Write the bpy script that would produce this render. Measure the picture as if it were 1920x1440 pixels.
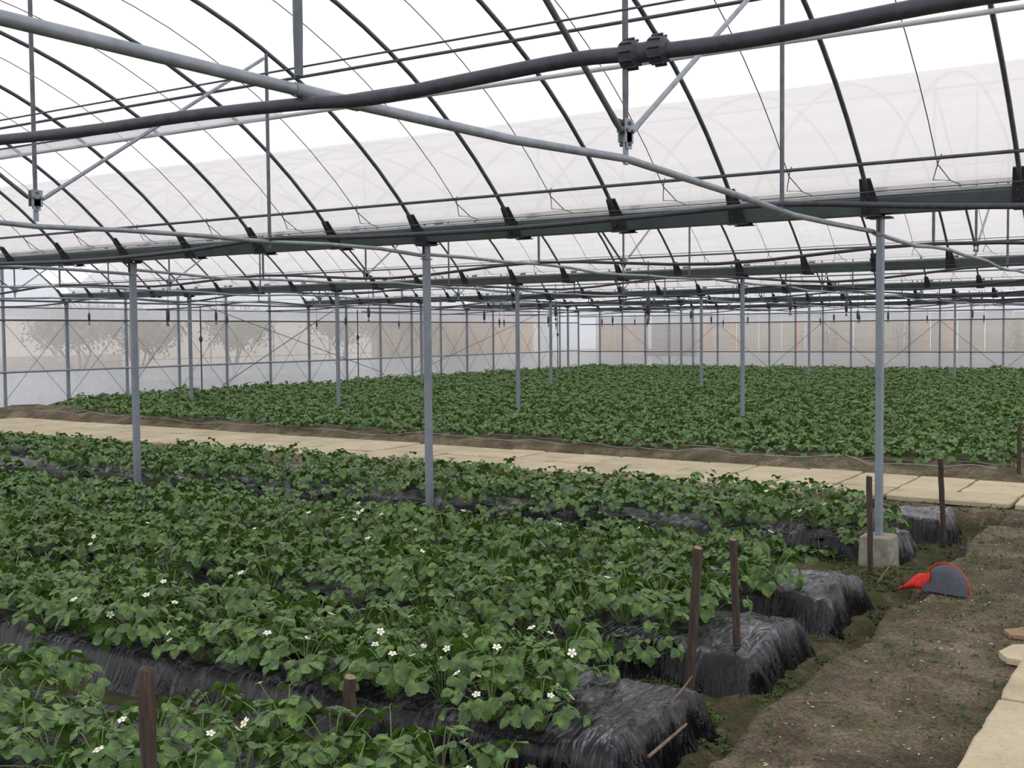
import bpy, math, random
import numpy as np
from mathutils import Vector, Matrix
C = bpy.context
for o in list(bpy.data.objects): bpy.data.objects.remove(o)
col = C.scene.collection
sc = C.scene
rng = np.random.default_rng(7)
random.seed(7)

# ------------------------------------------------------------------ camera
F, YAW, PITCH, ROLL, HC = 2120.8, -0.5612, -0.04547, -0.0092, 1.3956
cy, sy = math.cos(YAW), math.sin(YAW)
fw = Vector((sy*math.cos(PITCH), cy*math.cos(PITCH), math.sin(PITCH)))
r0 = Vector((cy, -sy, 0)); u0 = r0.cross(fw)
rr = r0*math.cos(ROLL) + u0*math.sin(ROLL); uu = -r0*math.sin(ROLL) + u0*math.cos(ROLL)
cam = bpy.data.objects.new('camera', bpy.data.cameras.new('camera')); col.objects.link(cam)
M = Matrix((rr, uu, -fw)).transposed().to_4x4(); M.translation = Vector((0, 0, HC))
cam.matrix_world = M
cam.data.sensor_width = 36; cam.data.lens = F/1920*36; cam.data.clip_end = 400
sc.camera = cam

# ------------------------------------------------------------------ world, exposure
sc.view_settings.view_transform = 'Standard'; sc.view_settings.look = 'None'
sc.view_settings.gamma = 1.0; sc.view_settings.exposure = 0.0
sc.view_settings.use_curve_mapping = False
sc.cycles.transparent_max_bounces = 24
sc.cycles.max_bounces = 7; sc.cycles.diffuse_bounces = 3; sc.cycles.transmission_bounces = 5
sc.cycles.use_denoising = True
sc.cycles.caustics_reflective = False; sc.cycles.caustics_refractive = False
w = bpy.data.worlds.new('overcast'); sc.world = w; w.use_nodes = True
nt = w.node_tree; nt.nodes.clear()
tc = nt.nodes.new('ShaderNodeTexCoord'); sp = nt.nodes.new('ShaderNodeSeparateXYZ')
rp = nt.nodes.new('ShaderNodeValToRGB'); bg = nt.nodes.new('ShaderNodeBackground'); wo = nt.nodes.new('ShaderNodeOutputWorld')
nt.links.new(tc.outputs['Generated'], sp.inputs[0]); nt.links.new(sp.outputs['Z'], rp.inputs[0])
rp.color_ramp.elements[0].position = 0.0; rp.color_ramp.elements[0].color = (0.80, 0.82, 0.88, 1)
rp.color_ramp.elements[1].position = 0.45; rp.color_ramp.elements[1].color = (1, 0.99, 1.0, 1)
bg.inputs['Strength'].default_value = 1.55
nt.links.new(rp.outputs[0], bg.inputs[0]); nt.links.new(bg.outputs[0], wo.inputs[0])
try: w.cycles.sampling_method = 'MANUAL'; w.cycles.sample_map_resolution = 64
except Exception: pass

# ------------------------------------------------------------------ layout constants (metres)
XW = -22.15                 # left gable wall
YG = [0.34+8*i for i in range(6)]   # gutter lines, last one is the back wall
ZG0, ZG1 = 2.22, 2.36       # gutter underside / top
ZA = 2.20; RA = 5.56; ZO = 3.86     # roof arc
ZT = -0.37; ZD = -0.20      # trench and dirt level
def arc_z(y, b): 
    d = abs(y-YG[b]-4)
    return ZA + math.sqrt(RA*RA-min(d, 4.05)**2) - ZO
def in_view(x, y, m=1.0):   # left and right edge of the field of view with a margin
    return -1.51*y-m-1.0 < x < -0.1365*y+m+0.6

# ------------------------------------------------------------------ helpers
def setp(o, label=None, cat=None, group=None, kind=None):
    if label: o['label'] = label
    if cat: o['category'] = cat
    if group: o['group'] = group
    if kind: o['kind'] = kind
    return o
def empty(name, loc, label=None, cat=None, group=None):
    o = bpy.data.objects.new(name, None); o.location = loc; o.empty_display_size = .1
    col.objects.link(o); return setp(o, label, cat, group)
def copy_tree(o, parent=None):
    c = o.copy(); col.objects.link(c); c.parent = parent
    for ch in list(o.children): copy_tree(ch, c)
    return c
class MB:
    def __init__(s): s.v = []; s.f = []; s.uv = None; s.n = 0; s.smooth = []
    def add(s, v, f, smooth=False):
        b = s.n; s.v.extend([tuple(p) for p in v]); s.n += len(v)
        s.f.extend([tuple(i+b for i in q) for q in f]); s.smooth.extend([smooth]*len(f))
    def box(s, c, d, rz=0, ry=0, rx=0):
        R = Matrix.Rotation(rz, 3, 'Z') @ Matrix.Rotation(ry, 3, 'Y') @ Matrix.Rotation(rx, 3, 'X')
        c = Vector(c); v = []
        for x in (-.5, .5):
            for y in (-.5, .5):
                for z in (-.5, .5): v.append(c + R @ Vector((x*d[0], y*d[1], z*d[2])))
        s.add(v, [(0,1,3,2),(4,6,7,5),(0,4,5,1),(2,3,7,6),(0,2,6,4),(1,5,7,3)])
    def tube(s, pts, r, n=8, cap=True, flat=1.0, smooth=True):
        pts = [Vector(p) for p in pts]; m = len(pts)
        rs = r if hasattr(r, '__len__') else [r]*m
        t = (pts[1]-pts[0]).normalized()
        a = t.cross(Vector((0, 0, 1)))
        if a.length < .05: a = t.cross(Vector((1, 0, 0)))
        a.normalize(); v = []
        for i in range(m):
            tt = (pts[min(i+1, m-1)]-pts[max(i-1, 0)]).normalized()
            a = (a - tt*a.dot(tt)).normalized(); b = tt.cross(a)
            for k in range(n):
                th = 2*math.pi*k/n
                v.append(pts[i] + a*math.cos(th)*rs[i] + b*math.sin(th)*rs[i]*flat)
        f = [(i*n+k, i*n+(k+1) % n, (i+1)*n+(k+1) % n, (i+1)*n+k) for i in range(m-1) for k in range(n)]
        s.add(v, f, smooth)
        if cap:
            s.add(v[:n], [tuple(range(n))[::-1]]); s.add(v[-n:], [tuple(range(n))])
    def extr(s, prof, x0, x1, axis='x'):  # closed 2d profile (y,z) along x
        n = len(prof); v = [(x0, a, b) for a, b in prof]+[(x1, a, b) for a, b in prof]
        if axis == 'y': v = [(q[1], q[0], q[2]) for q in v]
        if axis == 'z': v = [(q[1], q[2], q[0]) for q in v]
        s.add(v, [(k, (k+1) % n, n+(k+1) % n, n+k) for k in range(n)]+[tuple(range(n))[::-1], tuple(range(n, 2*n))])
    def build(s, name, m, parent=None, link=True, loc=None):
        me = bpy.data.meshes.new(name); me.from_pydata(s.v, [], s.f)
        me.polygons.foreach_set('use_smooth', s.smooth)
        me.materials.append(m); me.update()
        o = bpy.data.objects.new(name, me)
        if link: col.objects.link(o)
        if parent: o.parent = parent
        if loc: o.location = loc
        return o
def np_mesh(name, V, faces, m, smooth=True, uv=None, parent=None, mats=None, midx=None):
    """fast mesh from arrays; faces an (n,3) or (n,4) array"""
    me = bpy.data.meshes.new(name); k = faces.shape[1]
    me.vertices.add(len(V)); me.vertices.foreach_set('co', np.asarray(V, np.float32).ravel())
    me.loops.add(faces.size); me.loops.foreach_set('vertex_index', faces.astype(np.int32).ravel())
    me.polygons.add(len(faces)); me.polygons.foreach_set('loop_start', np.arange(0, faces.size, k, dtype=np.int32))
    me.polygons.foreach_set('use_smooth', np.full(len(faces), smooth))
    if uv is not None:
        l = me.uv_layers.new(name='UVMap'); l.data.foreach_set('uv', np.asarray(uv, np.float32)[faces.ravel()].ravel())
    for q in (mats or [m]): me.materials.append(q)
    if midx is not None: me.polygons.foreach_set('material_index', midx.astype(np.int32))
    me.update(calc_edges=True); me.validate()
    o = bpy.data.objects.new(name, me); col.objects.link(o)
    if parent: o.parent = parent
    return o
_tab = rng.random((256, 256))
def vnoise(x, y, seed=0):
    x = np.asarray(x, float)+seed*17.3; y = np.asarray(y, float)+seed*9.1
    xi = np.floor(x).astype(int); yi = np.floor(y).astype(int); fx = x-xi; fy = y-yi
    fx = fx*fx*(3-2*fx); fy = fy*fy*(3-2*fy)
    g = lambda a, b: _tab[a & 255, b & 255]
    return (g(xi, yi)*(1-fx)+g(xi+1, yi)*fx)*(1-fy)+(g(xi, yi+1)*(1-fx)+g(xi+1, yi+1)*fx)*fy-.5
def fbm(x, y, o=4, seed=0):
    return sum(vnoise(x*2**i, y*2**i, seed+i)/2**i for i in range(o))
def sst(a, b, x):
    t = np.clip((x-a)/(b-a), 0, 1); return t*t*(3-2*t)
ORD = ['first','second','third','fourth','fifth','sixth','seventh','eighth','ninth','tenth','eleventh','twelfth','thirteenth','fourteenth','fifteenth','sixteenth','seventeenth','eighteenth','nineteenth','twentieth','twenty-first','twenty-second','twenty-third','twenty-fourth','twenty-fifth']
def nth(n): return f"{n}{'th' if 10 <= n % 100 <= 20 else {1: 'st', 2: 'nd', 3: 'rd'}.get(n % 10, 'th')}"
BAY = ['nearest', 'second', 'third', 'fourth', 'farthest']

# ------------------------------------------------------------------ materials
def L(h):  # sRGB 0-255 -> linear
    return tuple(((c/255+.055)/1.055)**2.4 if c/255 > .04045 else c/255/12.92 for c in h)+(1,)
class Mat:
    def __init__(s, name):
        s.m = bpy.data.materials.new(name); s.m.use_nodes = True; s.nt = s.m.node_tree
        s.b = s.nt.nodes['Principled BSDF']; s.out = s.nt.nodes['Material Output']
    def n(s, t, **k):
        q = s.nt.nodes.new('ShaderNode'+t)
        for a, b in k.items(): setattr(q, a, b)
        return q
    def l(s, a, b): s.nt.links.new(a, b)
    def noise(s, scale, detail=4, rough=.6, vec=None, coord='Object', dist=0):
        q = s.n('TexNoise'); q.inputs['Scale'].default_value = scale; q.inputs['Detail'].default_value = detail
        q.inputs['Roughness'].default_value = rough; q.inputs['Distortion'].default_value = dist
        if vec is None:
            t = s.n('TexCoord'); vec = t.outputs[coord]
        s.l(vec, q.inputs['Vector']); return q.outputs['Fac']
    def ramp(s, fac, stops):
        q = s.n('ValToRGB'); e = q.color_ramp.elements
        while len(e) < len(stops): e.new(.5)
        for a, (p, c) in zip(e, stops): a.position = p; a.color = c
        s.l(fac, q.inputs[0]); return q.outputs[0]
    def bump(s, fac, st, dist=.01):
        q = s.n('Bump'); q.inputs['Strength'].default_value = st; q.inputs['Distance'].default_value = dist
        s.l(fac, q.inputs['Height']); s.l(q.outputs[0], s.b.inputs['Normal']); return q
    def stretch(s, sc3, coord='Object'):
        t = s.n('TexCoord'); q = s.n('Mapping'); q.inputs['Scale'].default_value = sc3
        s.l(t.outputs[coord], q.inputs[0]); return q.outputs[0]
def simple(name, c1, c2, scale=8, rough=.6, metal=0, bump=.2, bd=.005, detail=4, spec=.5):
    m = Mat(name); f = m.noise(scale, detail)
    m.l(m.ramp(f, [(.3, L(c1)), (.7, L(c2))]), m.b.inputs['Base Color'])
    m.b.inputs['Roughness'].default_value = rough; m.b.inputs['Metallic'].default_value = metal
    m.b.inputs['Specular IOR Level'].default_value = spec
    if bump: m.bump(m.noise(scale*4, 3), bump, bd)
    return m.m
galv = simple('galvanised_steel', (128, 136, 146), (158, 166, 175), 14, .45, .35, .05)
galv_dark = simple('weathered_galvanised_steel', (84, 90, 98), (112, 118, 126), 14, .5, .35, .05)
archm = simple('dull_arch_steel', (70, 76, 84), (98, 104, 112), 10, .5, .3, .05)
colm = simple('grey_painted_steel', (120, 129, 140), (140, 149, 160), 5, .5, .15, .04)
gutm = simple('dark_gutter_steel', (88, 98, 104), (108, 118, 124), 4, .55, .2, .04)
gutlip = simple('pale_lock_channel', (150, 156, 160), (175, 180, 184), 10, .5, .2, .0)
plate = simple('dark_bracket_steel', (48, 52, 56), (70, 74, 78), 20, .6, .3, .1)
hosem = simple('black_polyethylene', (46, 48, 58), (68, 70, 82), 30, .5, 0, .15)
wirem = simple('dark_wire', (60, 60, 66), (90, 90, 96), 20, .5, .3, 0)
concrete = simple('grey_concrete', (118, 116, 104), (160, 156, 144), 14, .9, 0, .6, .006)
orange_wood = simple('orange_timber', (196, 140, 92), (222, 170, 120), 6, .8)
brown_board = None
white_m = simple('white_plastic_pipe', (200, 202, 212), (222, 222, 230), 10, .4, 0, 0)
red_m = simple('red_fabric', (200, 34, 30), (232, 58, 46), 30, .8, 0, .4)
felt = simple('grey_felt', (74, 76, 86), (100, 102, 112), 120, .95, 0, .8, .003)
tape_m = simple('pale_drip_tape', (120, 140, 130), (170, 180, 172), 10, .5, 0, 0)
litter_m = simple('dry_leaf_litter', (150, 140, 105), (205, 200, 165), 40, .8, 0, 0)
twig_m = simple('dry_twig', (98, 80, 66), (138, 116, 98), 40, .8, 0, .2)
petal_m = simple('white_petal', (232, 236, 228), (248, 250, 244), 20, .6, 0, 0)
yellow_m = simple('yellow_flower_centre', (190, 180, 60), (215, 205, 90), 60, .7, 0, 0)
fruit_m = simple('unripe_strawberry', (150, 170, 90), (200, 210, 150), 90, .5, 0, .4)
moss_m = simple('low_green_weeds', (46, 70, 28), (84, 108, 48), 40, .8, 0, 0)

def film(name, transp, alb, tint=(1, 1, 1), crease=True):
    m = Mat(name); m.nt.nodes.remove(m.b)
    tr = m.n('BsdfTransparent'); tl = m.n('BsdfTranslucent'); df = m.n('BsdfDiffuse'); mx = m.n('MixShader'); m2 = m.n('MixShader')
    tr.inputs[0].default_value = (tint[0], tint[1], tint[2], 1)
    vec = m.stretch((0.6, 6, 6)); f = m.noise(1.2, 5, .6, vec)
    c = m.ramp(f, [(.25, (alb*tint[0]*.94, alb*tint[1]*.93, alb*tint[2]*.94, 1)), (.7, (alb*tint[0], alb*tint[1], alb*tint[2], 1))])
    m.l(c, tl.inputs[0]); m.l(c, df.inputs[0])
    m2.inputs[0].default_value = .30; m.l(tl.outputs[0], m2.inputs[1]); m.l(df.outputs[0], m2.inputs[2])
    r = m.n('MapRange'); r.inputs['To Min'].default_value = 1-transp-.05; r.inputs['To Max'].default_value = 1-transp+.05
    m.l(f, r.inputs[0]); m.l(r.outputs[0], mx.inputs[0])
    m.l(tr.outputs[0], mx.inputs[1]); m.l(m2.outputs[0], mx.inputs[2]); m.l(mx.outputs[0], m.out.inputs[0])
    return m.m
roof_film = film('roof_film', .25, .94, (1, .985, .995))
wall_film = film('wall_film', .22, .97, (.93, .955, 1.0))
skirt_film = film('skirt_film', .15, .98, (.90, .94, 1.0))
net_film = film('window_net', .46, .97, (1, .99, .985))
sheet_film = film('grey_sheet', .35, .66, (.96, .97, 1))
def leafmat(name, dark, mid, light, near=False):
    m = Mat(name); b = m.b
    oi = m.n('ObjectInfo'); tcn = m.n('TexCoord')
    f = m.noise(20 if near else 14, 2, .6, m.n('NewGeometry').outputs['Position'])
    c = m.ramp(f, [(.34, L(dark)), (.5, L(mid)), (.66, L(light))])
    uvn = m.n('UVMap'); sx = m.n('SeparateXYZ'); m.l(uvn.outputs[0], sx.inputs[0])
    # veins: pinnate lines from the midrib, uv = (along, across)
    ab = m.n('Math', operation='ABSOLUTE'); m.l(sx.outputs['Y'], ab.inputs[0])
    mu = m.n('Math', operation='MULTIPLY_ADD'); m.l(ab.outputs[0], mu.inputs[0]); mu.inputs[1].default_value = -.7; m.l(sx.outputs['X'], mu.inputs[2])
    fr = m.n('Math', operation='MULTIPLY'); m.l(mu.outputs[0], fr.inputs[0]); fr.inputs[1].default_value = 44
    sn = m.n('Math', operation='SINE'); m.l(fr.outputs[0], sn.inputs[0])
    pw = m.n('MapRange'); pw.inputs['From Min'].default_value = .75; pw.inputs['From Max'].default_value = 1.0; m.l(sn.outputs[0], pw.inputs[0])
    mid_ = m.n('MapRange'); mid_.inputs['From Min'].default_value = .05; mid_.inputs['From Max'].default_value = .0; m.l(ab.outputs[0], mid_.inputs[0])
    mxv = m.n('Math', operation='MAXIMUM'); m.l(pw.outputs[0], mxv.inputs[0]); m.l(mid_.outputs[0], mxv.inputs[1])
    mc = m.n('MixRGB'); k = m.n('Math', operation='MULTIPLY'); m.l(mxv.outputs[0], k.inputs[0]); k.inputs[1].default_value = .35
    m.l(k.outputs[0], mc.inputs[0]); m.l(c, mc.inputs[1]); mc.inputs[2].default_value = L((112, 140, 84))
    if near: m.bump(mxv.outputs[0], .5, .004).invert = True
    m.l(mc.outputs[0], b.inputs['Base Color'])
    b.inputs['Roughness'].default_value = .38; b.inputs['Specular IOR Level'].default_value = .6
    tl = m.n('BsdfTranslucent'); tl.inputs[0].default_value = L((92, 132, 40)); mx = m.n('MixShader'); mx.inputs[0].default_value = .16
    m.l(b.outputs[0], mx.inputs[1]); m.l(tl.outputs[0], mx.inputs[2]); m.l(mx.outputs[0], m.out.inputs[0])
    return m.m
leaf_a = leafmat('strawberry_leaf', (44, 74, 32), (72, 106, 44), (112, 144, 66), True)
leaf_far = leafmat('strawberry_leaf_far', (42, 72, 32), (74, 110, 48), (118, 150, 76))
stem_m = simple('leaf_stalk', (92, 118, 56), (128, 146, 84), 30, .6, 0, 0)
tree_leaf = simple('dry_tree_leaf', (112, 100, 72), (140, 126, 90), 5, .8, 0, 0)
bark_m = simple('tree_bark', (92, 80, 68), (120, 106, 90), 12, .9, 0, .5)

def make_stake_mat():
    m = Mat('dark_stake_wood'); v = m.stretch((30, 30, 3))
    m.l(m.ramp(m.noise(2.2, 5, .6, v), [(.3, L((42, 32, 29))), (.55, L((70, 56, 49))), (.75, L((100, 84, 72)))]), m.b.inputs['Base Color'])
    m.b.inputs['Roughness'].default_value = .85; m.bump(m.noise(3, 5, .6, v), .5, .006); return m.m
stake_m = make_stake_mat()
stake_end = simple('cut_stake_end', (132, 108, 82), (158, 132, 104), 60, .9, 0, .3)
def make_soil():
    m = Mat('bare_soil'); pos = m.n('NewGeometry').outputs['Position']
    c = m.ramp(m.noise(3.0, 8, .68, pos), [(.32, L((84, 72, 60))), (.5, L((120, 108, 90))), (.68, L((158, 145, 124)))])
    g = m.ramp(m.noise(2.3, 7, .7, pos), [(.5, (0, 0, 0, 1)), (.66, (1, 1, 1, 1))])
    mx = m.n('MixRGB'); m.l(g, mx.inputs[0]); k = m.n('Math', operation='MULTIPLY'); k.inputs[1].default_value = .65; m.l(g, k.inputs[0]); m.l(k.outputs[0], mx.inputs[0])
    m.l(c, mx.inputs[1]); mx.inputs[2].default_value = L((92, 100, 56))
    d = m.ramp(m.noise(60, 3, .7, pos), [(.34, (.42, .42, .42, 1)), (.6, (1.1, 1.1, 1.1, 1))])
    m2 = m.n('MixRGB', blend_type='MULTIPLY'); m2.inputs[0].default_value = 1; m.l(mx.outputs[0], m2.inputs[1]); m.l(d, m2.inputs[2])
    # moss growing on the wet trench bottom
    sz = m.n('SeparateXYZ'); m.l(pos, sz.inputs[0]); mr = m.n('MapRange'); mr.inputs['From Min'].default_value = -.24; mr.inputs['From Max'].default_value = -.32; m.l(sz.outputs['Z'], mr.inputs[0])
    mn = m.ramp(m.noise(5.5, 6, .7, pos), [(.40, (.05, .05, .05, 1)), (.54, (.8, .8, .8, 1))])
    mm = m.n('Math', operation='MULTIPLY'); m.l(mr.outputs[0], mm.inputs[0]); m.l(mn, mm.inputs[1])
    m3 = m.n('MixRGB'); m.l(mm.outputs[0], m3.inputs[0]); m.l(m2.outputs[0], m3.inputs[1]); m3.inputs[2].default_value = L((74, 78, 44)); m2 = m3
    # red-brown earth of the cut banks by the walkway
    m.l(m2.outputs[0], m.b.inputs['Base Color']); m.b.inputs['Roughness'].default_value = .95; m.b.inputs['Specular IOR Level'].default_value = .2
    m.bump(m.noise(38, 8, .75, pos), 1.0, .02); return m.m
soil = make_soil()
def make_slab():
    m = Mat('sandy_concrete_slab'); pos = m.n('NewGeometry').outputs['Position']
    oi = m.n('ObjectInfo')
    c = m.ramp(m.noise(2.6, 7, .65, pos), [(.3, L((170, 158, 132))), (.5, L((192, 180, 152))), (.75, L((208, 197, 172)))])
    h = m.n('HueSaturation'); m.l(c, h.inputs['Color']); r = m.n('MapRange'); r.inputs['To Min'].default_value = .9; r.inputs['To Max'].default_value = 1.05
    m.l(oi.outputs['Random'], r.inputs[0]); m.l(r.outputs[0], h.inputs['Value'])
    sp_ = m.ramp(m.noise(55, 4, .7, pos), [(.28, (.72, .68, .6, 1)), (.5, (1, 1, 1, 1))])
    m2 = m.n('MixRGB', blend_type='MULTIPLY'); m2.inputs[0].default_value = .8; m.l(h.outputs[0], m2.inputs[1]); m.l(sp_, m2.inputs[2])
    m.l(m2.outputs[0], m.b.inputs['Base Color']); m.b.inputs['Roughness'].default_value = .92; m.b.inputs['Specular IOR Level'].default_value = .2
    m.bump(m.noise(60, 5, .7, pos), .35, .004); return m.m
slab_m = make_slab()
def make_mulch():
    m = Mat('black_mulch_plastic'); geo = m.n('NewGeometry'); pos = geo.outputs['Position']
    def streak(sc, rot, seed):
        mp = m.n('Mapping'); mp.inputs['Scale'].default_value = sc; mp.inputs['Rotation'].default_value = rot; mp.inputs['Location'].default_value = (seed, 0, 0); m.l(pos, mp.inputs[0])
        f = m.noise(1.0, 4, .6, mp.outputs[0], dist=.9)
        s = m.n('Math', operation='SUBTRACT'); m.l(f, s.inputs[0]); s.inputs[1].default_value = .5
        ab = m.n('Math', operation='ABSOLUTE'); m.l(s.outputs[0], ab.inputs[0]); return ab.outputs[0]
    f1 = streak((26, 4, 4), (0, 0, .30), 0); f2 = streak((5, 30, 6), (0, 0, -.2), 7)
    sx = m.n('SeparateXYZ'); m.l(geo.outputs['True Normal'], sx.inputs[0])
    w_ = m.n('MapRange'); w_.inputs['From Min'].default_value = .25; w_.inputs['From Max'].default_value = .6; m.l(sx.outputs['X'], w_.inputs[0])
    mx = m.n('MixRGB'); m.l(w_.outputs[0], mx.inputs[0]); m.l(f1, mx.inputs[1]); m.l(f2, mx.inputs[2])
    base = m.ramp(m.noise(7, 5, .6, pos), [(.35, L((8, 8, 12))), (.7, L((20, 20, 27)))])
    # whitish sheen of the film's pleats, painted into the base colour as streaks
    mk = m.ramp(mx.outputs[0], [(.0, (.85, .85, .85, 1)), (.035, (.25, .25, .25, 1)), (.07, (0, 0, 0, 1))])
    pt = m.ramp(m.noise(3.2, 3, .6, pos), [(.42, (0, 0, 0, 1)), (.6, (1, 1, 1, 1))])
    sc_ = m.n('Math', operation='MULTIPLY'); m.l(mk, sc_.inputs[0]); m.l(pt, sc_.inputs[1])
    up_ = m.n('MapRange'); up_.inputs['From Min'].default_value = .35; up_.inputs['From Max'].default_value = .85; up_.inputs['To Min'].default_value = .22; m.l(sx.outputs['Z'], up_.inputs[0])  # painted sheen kept strong on upward faces, weak on the sides
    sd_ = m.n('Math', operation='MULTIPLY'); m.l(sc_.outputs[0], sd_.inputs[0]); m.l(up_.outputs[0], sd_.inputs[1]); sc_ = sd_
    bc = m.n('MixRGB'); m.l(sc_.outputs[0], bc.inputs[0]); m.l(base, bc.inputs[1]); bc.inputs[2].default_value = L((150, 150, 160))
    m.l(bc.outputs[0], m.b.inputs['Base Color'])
    m.b.inputs['Roughness'].default_value = .12; m.b.inputs['Specular IOR Level'].default_value = .3
    m.bump(mx.outputs[0], .75, .022); return m.m
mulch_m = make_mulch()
def make_boards():
    m = Mat('weathered_boards'); v = m.stretch((5, 5, .35))
    m.l(m.ramp(m.noise(1.4, 5, .6, v), [(.3, L((134, 112, 92))), (.5, L((166, 144, 122))), (.7, L((192, 172, 150)))]), m.b.inputs['Base Color'])
    m.b.inputs['Roughness'].default_value = .9; return m.m
board_m = make_boards()

# ------------------------------------------------------------------ floor
BEDS = [(1.45, .44), (2.78, .46), (4.17, .50), (5.60, .50), (6.90, .50), (8.84, .36), (9.90, .38)]   # centre y, half base width
BZ = [-.20, -.20, -.21, -.21, -.20, -.20, -.18]
XE = -1.86   # where the beds end
def path_near(x): return 10.78 + .036*(-1.5-x)
def path_far(x): return 12.42 + .058*(-1.7-x)
def floor_z(X, Y):
    n = fbm(X*1.3, Y*1.3, 4, 3); nf = fbm(X*7, Y*7, 3, 9)
    edge = -1.57+.10*vnoise(Y*1.6, Y*0+.5, 5)+.05*vnoise(Y*6, Y*0, 6)
    tr = (1-sst(edge-.045, edge+.0, X))*(1-sst(10.28, 10.45, Y+.06*n))
    z = ZD + .03*n + .02*nf
    z = z + tr*(ZT-ZD) + tr*.03*nf
    z = z - .06*tr*np.exp(-((X+1.70)/.09)**2)
    # moss mound around the block
    z = z + .07*np.exp(-(((X+2.0)/.5)**2+((Y-8.1)/.35)**2))*tr
    # hole beside the dropped bag, and the pit by the walkway
    z = z - .16*np.exp(-(((X+1.62)/.12)**4+((Y-6.95)/.22)**4))
    z = z - .14*np.exp(-(((X+1.55)/.22)**4+((Y-9.98)/.13)**4))
    # flat strip under the walkway
    pn, pf = path_near(X), path_far(X)
    on = sst(pn-.1, pn+.05, Y)*(1-sst(pf-.05, pf+.05, Y)); z = z*(1-on)+on*(-.225)
    # raised field beyond the walkway
    up = sst(pf+.03, pf+.42, Y+.05*n)*(1-sst(-1.9, -1.72, X)*(1-sst(14, 15, Y)))
    rows = .05*np.cos((Y-13.65)*2*math.pi/1.3)
    z = z + up*(.10 + rows*sst(13.4, 13.8, Y) - .0)+up*.04*nf
    # slabs to the right
    s = sst(-.84, -.79, X)*(1-sst(.5, .6, X))*(1-sst(9.5, 9.7, Y)); z = z*(1-s)+s*(-.215)
    return z
def grid_floor():
    xs = np.concatenate([np.arange(-30, -16, .6), np.arange(-16, -5, .18), np.arange(-5, -2.4, .06), np.arange(-2.4, -.6, .022), np.arange(-.6, 6.1, .5)])
    ys = np.concatenate([np.arange(-4, 2.6, .3), np.arange(2.6, 11.2, .03), np.arange(11.2, 12.4, .15), np.arange(12.4, 15, .05), np.arange(15, 41.5, .16)])
    X, Y = np.meshgrid(xs, ys); Z = floor_z(X, Y)
    nx = len(xs); i = np.arange(len(ys)-1)[:, None]*nx+np.arange(nx-1)[None, :]
    i = i.ravel(); F4 = np.stack([i, i+1, i+nx+1, i+nx], 1)
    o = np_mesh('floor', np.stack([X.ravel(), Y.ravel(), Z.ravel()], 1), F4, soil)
    setp(o, 'bare brown soil floor with trench, cut banks and mossy patches', kind='structure')
grid_floor()
mb = MB(); mb.box((-30, 30, -.56), (160, 160, .2))
out_m = simple('pale_yard_ground', (150, 146, 128), (184, 178, 160), 1.2, .95, 0, 0)
setp(mb.build('ground', out_m), 'pale open ground outside the greenhouse', kind='structure')

# ------------------------------------------------------------------ walkway slabs
def make_slab_obj(pts, zt, th, label, group, rnd):
    # pts: 4 corners anticlockwise; bevelled rough slab
    c = np.mean(pts, 0); mbx = MB(); n = 4; ring = []
    poly = []
    for i in range(4):
        a = np.array(pts[i]); b = np.array(pts[(i+1) % 4]); m = max(3, int(np.linalg.norm(b-a)/.12))
        for t in range(m):
            p = a+(b-a)*t/m; p = p+(c-p)/np.linalg.norm(c-p)*rnd.uniform(0, .012)
            if t == 0: p = p+(c-p)/np.linalg.norm(c-p)*rnd.uniform(.005, .03)
            poly.append(p)
    m = len(poly); v = []
    for (s, z) in ((0, -th), (0, -.008), (.012, 0)):
        for p in poly:
            q = p+(c-p)/np.linalg.norm(c-p)*s; v.append((q[0]-c[0], q[1]-c[1], z))
    v.append((0, 0, rnd.uniform(-.002, .003)))
    f = [(k*m+i, k*m+(i+1) % m, (k+1)*m+(i+1) % m, (k+1)*m+i) for k in range(2) for i in range(m)]
    f += [(2*m+i, 2*m+(i+1) % m, 3*m) for i in range(m)]
    mbx.add(v, f)
    o = mbx.build('paving_slab', slab_m, loc=(c[0], c[1], zt)); o.rotation_euler = (rnd.uniform(-.006, .006), rnd.uniform(-.006, .006), 0)
    return setp(o, label, 'paving slab', group)
rnd = random.Random(3)
x = 0.6; k = 0; XS = []; scount = [0, 0]
while x > XW+.2:
    ln = rnd.uniform(1.05, 1.25); x1 = max(x-ln, XW+.1)
    def P(xx, t, sk=0.0):
        return (xx, path_near(xx)+(path_far(xx)-path_near(xx))*t)
    g = .008; sp_ = rnd.choice([(0, .36, 1), (0, .5, 1), (0, .62, 1)]); mode = rnd.choice([0, 1, 2, 3])
    cuts = []
    rowsplit = [[0, 1], [0, 1]]
    if mode == 3: rowsplit = [[0, .5, 1], [0, .5, 1]]
    if mode == 0: rowsplit = [[0, 1], [0, .5, 1]]
    if mode == 1: rowsplit = [[0, .5, 1], [0, 1]]
    if mode == 2: rowsplit = [[0, .5, 1], [0, .5, 1]]
    for ri in range(2):
        for ci in range(len(rowsplit[ri])-1):
            a = x+(x1-x)*rowsplit[ri][ci]-g; b = x+(x1-x)*rowsplit[ri][ci+1]+g
            t0 = sp_[ri]+.006; t1 = sp_[ri+1]-.006
            cx = (a+b)/2
            if not in_view(cx, 11.6, 1.2): continue
            side = 'near' if ri == 0 else 'far'
            vis = cx < -1.35
            if vis: scount[ri] += 1
            lab = f'sandy paving slab of the long cross walkway, {side} row, {nth(scount[ri])} from the right picture edge' if vis else f'sandy paving slab of the long cross walkway, {side} row, cut off by the right picture edge'
            make_slab_obj([P(b, t0), P(a, t0), P(a, t1), P(b, t1)], -.165+rnd.uniform(-.006, .004), .045, lab, 'slabs of the cross walkway', rnd)
    x = x1
ys_ = [3.2, 4.19, 5.10, 6.02, 6.9]
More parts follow.
